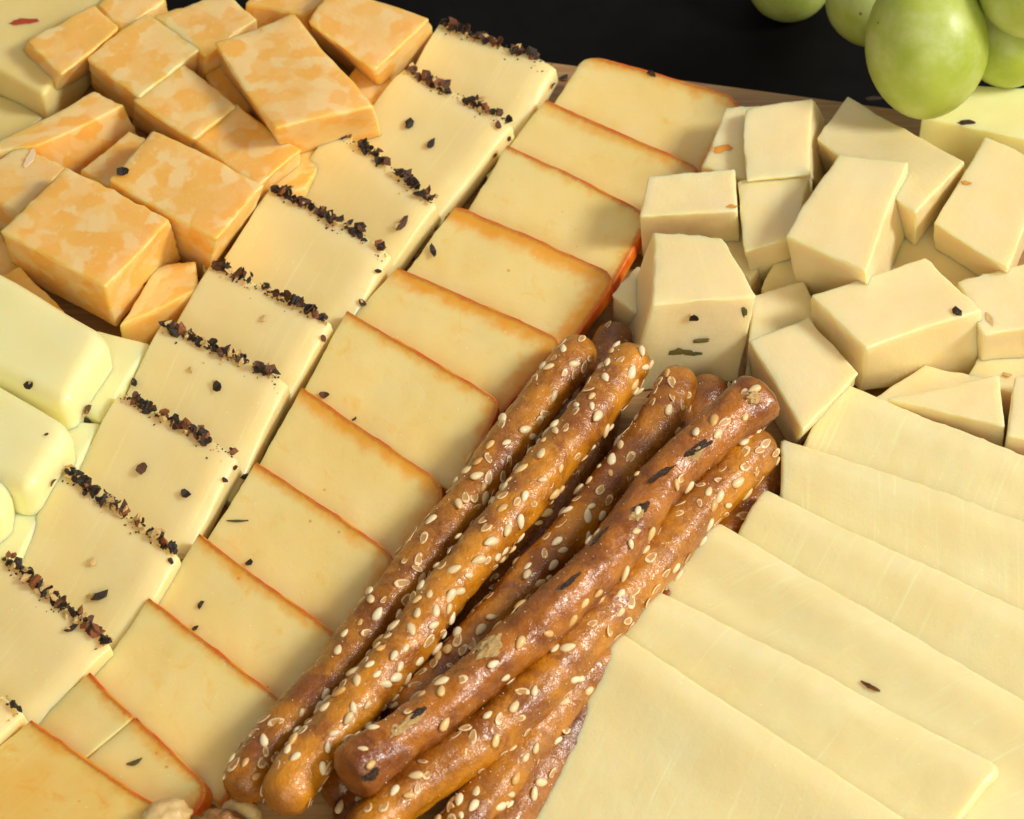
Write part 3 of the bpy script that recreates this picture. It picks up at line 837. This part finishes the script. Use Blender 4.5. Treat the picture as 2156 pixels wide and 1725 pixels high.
for q, t in {1: (0.9, 0.86, 0.6), 2: (1.1, 1.1, 1), 3: (0.88, 0.82, 0.6), 4: (0.78, 0.64, 0.4), 5: (1, 0.98, 0.8), 6: (0.85, 0.8, 0.6), 7: (0.62, 0.52, 0.35), 8: (0.55, 0.45, 0.3), 9: (0.55, 0.45, 0.3)}.items():
    R_[q].color = (*t, 1)  # tint per stick; the lowest are darkened, their shade put into the colour

# ------------------------------------------------------------------ grapes
def grape(label, px, z, rx, ry, tilt=0.0):
    c = U(px[0], px[1], z)
    s = (CAM - c).length * TANH / (CW / 2)
    bm = bmesh.new(); bmesh.ops.create_uvsphere(bm, u_segments=40, v_segments=24, radius=1.0)
    sd = Vector((rnd.uniform(-9, 9), 0, 0))
    for v in bm.verts:
        v.co = v.co * (1 + 0.025 * noise.noise(v.co * 1.2 + sd))
        v.co = Vector((v.co.x * rx * s, v.co.y * rx * s, v.co.z * ry * s))
    me = bpy.data.meshes.new('grape'); bm.to_mesh(me); bm.free()
    me.polygons.foreach_set('use_smooth', [True] * len(me.polygons))
    at = me.attributes.new('uvw', 'FLOAT_VECTOR', 'POINT')
    at.data.foreach_set('vector', [q for v in me.vertices for q in v.co])
    me.materials.append(M['grape'])
    o = link('grape', me, c); o.rotation_euler = (math.radians(-42 + tilt), math.radians(tilt), 0)
    return tag(o, label, 'grape', 'green grapes at top right')
grape('large green grape in front, resting on the white cubes', (1950, 92), 2.9, 129, 156)
grape('green grape left of the large front one, half behind it', (1836, 2), 1.2, 96, 96)
grape('leftmost green grape, hanging in from the top edge', (1661, -52), -0.9, 92, 98)
grape('shaded green grape right of and behind the large front one', (2122, 92), 2.2, 92, 92)
grape('bright green grape cut off in the top right corner', (2182, -22), 4.0, 120, 104)
grape('green grape above the frame behind the large front one', (2010, -110), 2.2, 100, 100)

# ------------------------------------------------------------------ nuts at the bottom edge
def nut(label, px, z, dims, mat, rot, lump=0.12, freq=2.0):
    c = U(px[0], px[1], z); bm = bmesh.new()
    bmesh.ops.create_icosphere(bm, subdivisions=4, radius=1.0); sd = Vector((rnd.uniform(-9, 9), 1, 2))
    for v in bm.verts:
        n_ = v.co.copy(); groove = 0.10 * math.exp(-(n_.y * 5) ** 2) if n_.z > 0 else 0
        v.co = n_ * (1 + lump * noise.noise(n_ * freq + sd) + lump * 0.5 * noise.noise(n_ * freq * 3 + sd) - groove)
        v.co = Vector((v.co.x * dims[0], v.co.y * dims[1], v.co.z * dims[2]))
    me = bpy.data.meshes.new('peanut'); bm.to_mesh(me); bm.free()
    me.polygons.foreach_set('use_smooth', [True] * len(me.polygons)); me.materials.append(mat)
    o = link('peanut', me, c); o.rotation_euler = rot
    return tag(o, label, 'nut', 'nuts along the bottom edge')
nut('pale peanut half at the bottom edge on the orange-rinded slices', (348, 1722), 1.05, (0.46, 0.32, 0.26), M['nut'], (0.2, 0.0, 0.5))
nut('brown glazed nut at the bottom edge between two peanuts', (470, 1750), 1.05, (0.52, 0.38, 0.3), M['nutdark'], (0.1, 0.1, -0.2), 0.35, 2.6)
nut('olive-tinged peanut half behind the brown glazed nut', (506, 1720), 0.85, (0.40, 0.36, 0.26), M['nut'], (0.2, -0.1, -0.6))

# ------------------------------------------------------------------ loose bits found by sight line
bpy.context.view_layer.update()
dg = bpy.context.evaluated_depsgraph_get()
def hit(px, py):
    ok, loc, nrm, idx, ob, mtx = scene.ray_cast(dg, CAM, ray(px, py).normalized())
    return (loc, nrm, ob) if ok else (None, None, None)

def strip_mesh(length, width, thick, seed, m, curve=0.2):
    bm = bmesh.new(); N = 7; r = random.Random(seed); rows = []
    for i in range(N + 1):
        t = i / N - 0.5; wd = width * (1 - (2 * t) ** 2 * 0.8) * r.uniform(.8, 1.15)
        y = curve * length * (t * t * 2)
        rows.append([bm.verts.new((t * length, y + wd / 2, -thick)), bm.verts.new((t * length, y + wd / 2, thick)),
                     bm.verts.new((t * length, y - wd / 2, thick)), bm.verts.new((t * length, y - wd / 2, -thick))])
    for a, b in zip(rows, rows[1:]):
        for j in range(4): bm.faces.new((a[j], a[(j + 1) % 4], b[(j + 1) % 4], b[j]))
    bm.faces.new(rows[0][::-1]); bm.faces.new(rows[-1])
    bmesh.ops.recalc_face_normals(bm, faces=bm.faces)
    me = bpy.data.meshes.new('strip'); bm.to_mesh(me); bm.free(); me.materials.append(m); return me

def put(name, me, px, size, label=None, cat=None, group=None, as_part=False, lift=0.5, ang=None, par=None):
    loc, nrm, ob = hit(*px)
    if loc is None: return None
    size = size if isinstance(size, tuple) else (size, size, size)
    tang = Vector((math.cos(ang), math.sin(ang), 0)) if ang is not None else Vector((rnd.uniform(-1, 1), rnd.uniform(-1, 1), 0.01))
    while ob.parent is not None and ob.parent.type == 'MESH': ob = ob.parent
    m = frame_mat(loc + nrm * (size[2] * lift), nrm, tang, size, 0.0)
    o = bpy.data.objects.new(name, me); scene.collection.objects.link(o)
    if as_part:
        o.parent = ob; o.matrix_local = ob.matrix_world.inverted() @ m
    else:
        o.matrix_world = m; tag(o, label, cat, group)
    return o

FG = 'loose pepper flakes'
D = lambda i: PB[i % len(PB)]
flakes = [
 ((258, 366), 0.15, 16, 'dark brown pepper flake on the left corner of a marbled cube'),
 ((305, 597), 0.05, 0, 'tiny black pepper speck on the right face of the largest marbled cube'),
 ((863, 264), 0.15, 2, 'large black pepper flake near the back of the pepper row'),
 ((908, 307), 0.13, 7, 'star-shaped black pepper flake below the large black flake'),
 ((1048, 268), 0.10, 18, 'reddish pepper bit at the right edge of a slice near the back'),
 ((1071, 291), 0.07, 3, 'small black bit beside the gap at the back of the two rows'),
 ((848, 475), 0.17, 20, 'clump of brown pepper shells at the right edge of a pepper slice'),
 ((795, 572), 0.08, 9, 'thin dark pepper sliver by the right edge of a pepper slice'),
 ((943, 455), 0.10, 1, 'triangular black flake on the tip of an orange-rinded slice'),
 ((913, 532), 0.14, 8, 'spiky black flake on the slice with the red right end'),
 ((870, 549), 0.06, 19, 'brown bit near the left edge of the slice with the red right end'),
 ((1371, 156), 0.09, 4, 'black bit on the rind of the rearmost orange-rinded slice'),
 ((1040, 326), 0.08, 5, 'black bit over the gap between the rows near the back'),
 ((557, 672), 0.08, -1, 'pale-centred pepper kernel alone on a pepper slice'),
 ((679, 713), 0.09, 17, 'red-brown bit on the right side wall of the pepper row'),
 ((403, 780), 0.08, -2, 'pale kernel with dark rim, left of a two-piece flake'),
 ((458, 816), 0.13, 6, 'two-piece black flake in the middle of a pepper slice'),
 ((283, 808), 0.10, 15, 'brown shell on the left edge of a pepper slice'),
 ((683, 835), 0.11, 21, 'brown and tan bit tucked behind an orange rind'),
 ((745, 884), 0.05, 0, 'black speck just behind an orange rind'),
 ((300, 990), 0.14, 22, 'grey-brown curled shard on a pepper slice'),
 ((392, 1042), 0.12, 10, 'black angular flake right of the curled shard'),
 ((493, 985), 0.07, 3, 'small black bit on the right wall of the pepper row'),
 ((472, 1012), 0.07, 9, 'thin black sliver on the right wall below another bit'),
 ((515, 1003), 0.08, 4, 'black bit on the corner of an orange-rinded slice'),
 ((193, 1187), 0.10, -3, 'pale kernel with dark rim near the front of the pepper row'),
 ((360, 1182), 0.08, 2, 'black bit on the edge by the front gap between rows'),
 ((386, 1178), 0.10, -4, 'tan kernel shell lying across the front gap between rows'),
 ((205, 1257), 0.17, 0, 'big round black peppercorn shell at the end of a front crust'),
 ((150, 1327), 0.12, 8, 'ragged black flake below the front crust'),
 ((525, 1187), 0.09, 16, 'brown triangular flake just behind a notched rind'),
 ((422, 1275), 0.08, 1, 'small dark round grain in the middle of the notched slice'),
 ((411, 1325), 0.07, 7, 'black bit pinned behind a thin straight rind'),
 ((178, 862), 0.14, 17, 'pepper clump between the soft cheese logs and the pepper row'),
 ((186, 884), 0.12, 2, 'black flake at the foot of the pepper clump by the logs'),
 ((62, 812), 0.12, 5, 'black flake on top of the lower soft cheese log'),
 ((98, 916), 0.05, 18, 'tiny brown speck on the end of the lower soft log'),
 ((107, 1015), 0.09, 20, 'tan and black bit beside the lower log'),
 ((1460, 668), 0.11, 16, 'red-brown flake on the front of the hexagonal white cube'),
 ((2014, 660), 0.11, 1, 'black flake near the right corner of the wide white block'),
 ((2117, 790), 0.09, -5, 'olive-tan kernel under the pale cube at the right edge'),
 ((760, 638), 0.10, 11, 'dark pepper bits fallen in the gap between the two rows'),
 ((1186, 168), 0.10, 12, 'dark pepper bit on the bare wood at the back'),
 ((1160, 180), 0.09, 20, 'brown bit on the back edge of the rearmost pepper slice'),
]
for px, sz, mi, lab in flakes:
    me = PT[(-mi) % len(PT)] if mi < 0 else D(mi)
    f = put('pepper_flake', me, px, (sz * 1.05, sz * 0.85, sz * 0.75), lab, 'pepper flake', FG, lift=0.4)
    if f and sz >= 0.10 and mi >= 0:
        kk = bpy.data.objects.new('kernel', rnd.choice(PT if rnd.random() < 0.6 else PR)); scene.collection.objects.link(kk); kk.parent = f
        kk.matrix_local = Matrix.Translation((rnd.uniform(-0.7, 0.7), rnd.uniform(-0.7, 0.7), 0.05)) @ Matrix.Rotation(rnd.uniform(0, 6), 4, 'Z') @ Matrix.Diagonal((0.55, 0.45, 0.5, 1))
put('herb_thread', strip_mesh(0.42, 0.045, 0.012, 3, M['herb'], 0.06), (500, 1098), 1.0, 'thin dark green herb thread on an orange-rinded slice', 'herb', lift=0.012, ang=-0.05)
put('herb_leaf', strip_mesh(0.30, 0.08, 0.012, 5, M['herb'], 0.25), (284, 1607), 1.0, 'small green herb leaf on the split orange-rinded slice', 'herb', lift=0.012, ang=0.3)
put('cheese_shaving', strip_mesh(0.55, 0.16, 0.02, 8, M['crumb'], 0.1), (64, 335), 1.0, 'pale cheese shaving on a marbled cube at the left edge', 'cheese shaving', lift=0.02, ang=1.3)
put('pepper_twig', strip_mesh(0.40, 0.07, 0.035, 9, M['brown'], 0.05), (1832, 1447), 1.0, 'dark twig-like pepper bit at the edge of a white slice', 'pepper flake', lift=0.02, ang=-0.6)
# flecks that are part of a cheese; one paints the shade in a hole
FL = jag(3, (1, 0.8, 0.5), 0.5)
for px, sz, m in (((42, 45), (0.28, 0.13, 0.03), 'redfleck'), ((1539, 435), (0.10, 0.06, 0.02), 'orangefleck'), ((2034, 386), (0.10, 0.08, 0.02), 'orangefleck'),
                  ((1518, 314), (0.2, 0.11, 0.02), 'orangefleck'), ((2036, 258), (0.17, 0.08, 0.02), 'burnt'), ((1481, 717), (0.22, 0.07, 0.03), 'olive'),
                  ((1428, 742), (0.22, 0.09, 0.012), 'olive'), ((1464, 746), (0.16, 0.05, 0.012), 'herb'), ((1567, 657), (0.05, 0.13, 0.02), 'herb'),
                  ((2083, 673), (0.07, 0.18, 0.03), 'tan'), ((1838, 208), (0.16, 0.07, 0.03), 'burnt')):
    put('fleck', with_mat(jag(int(px[0]) + 3, (1, 0.8, 0.5), 1.1, 2), M[m]), px, sz, as_part=True, lift=0.05, ang=0.1)
# blisters and chips of the dark pretzel
def blem(px, l, wd, ang, m, th=0.03):
    o = put('burnt_blister' if m == 'burnt' else 'chip_mark', with_mat(jag(int(px[0]), (1, 1, 1), 0.8, 3), M[m]), px, (l, wd, th), as_part=True, lift=0.0, ang=ang)
A0 = 0.75
for px, l, wd in (((1472, 942), 0.34, 0.07), ((1392, 998), 0.3, 0.05), ((1352, 1068), 0.16, 0.08), ((1262, 1130), 0.26, 0.045), ((1196, 1228), 0.3, 0.06),
                  ((880, 1500), 0.16, 0.07), ((785, 1632), 0.16, 0.07)):
    blem(px, l, wd, A0, 'burnt')
for px, l, wd, th in (((1032, 1366), 0.26, 0.17, 0.05), ((866, 1518), 0.34, 0.08, 0.035), ((1588, 838), 0.15, 0.11, 0.05), ((1462, 958), 0.2, 0.07, 0.04), ((1340, 1085), 0.14, 0.1, 0.04)):
    blem(px, l, wd, A0, 'chip', th)
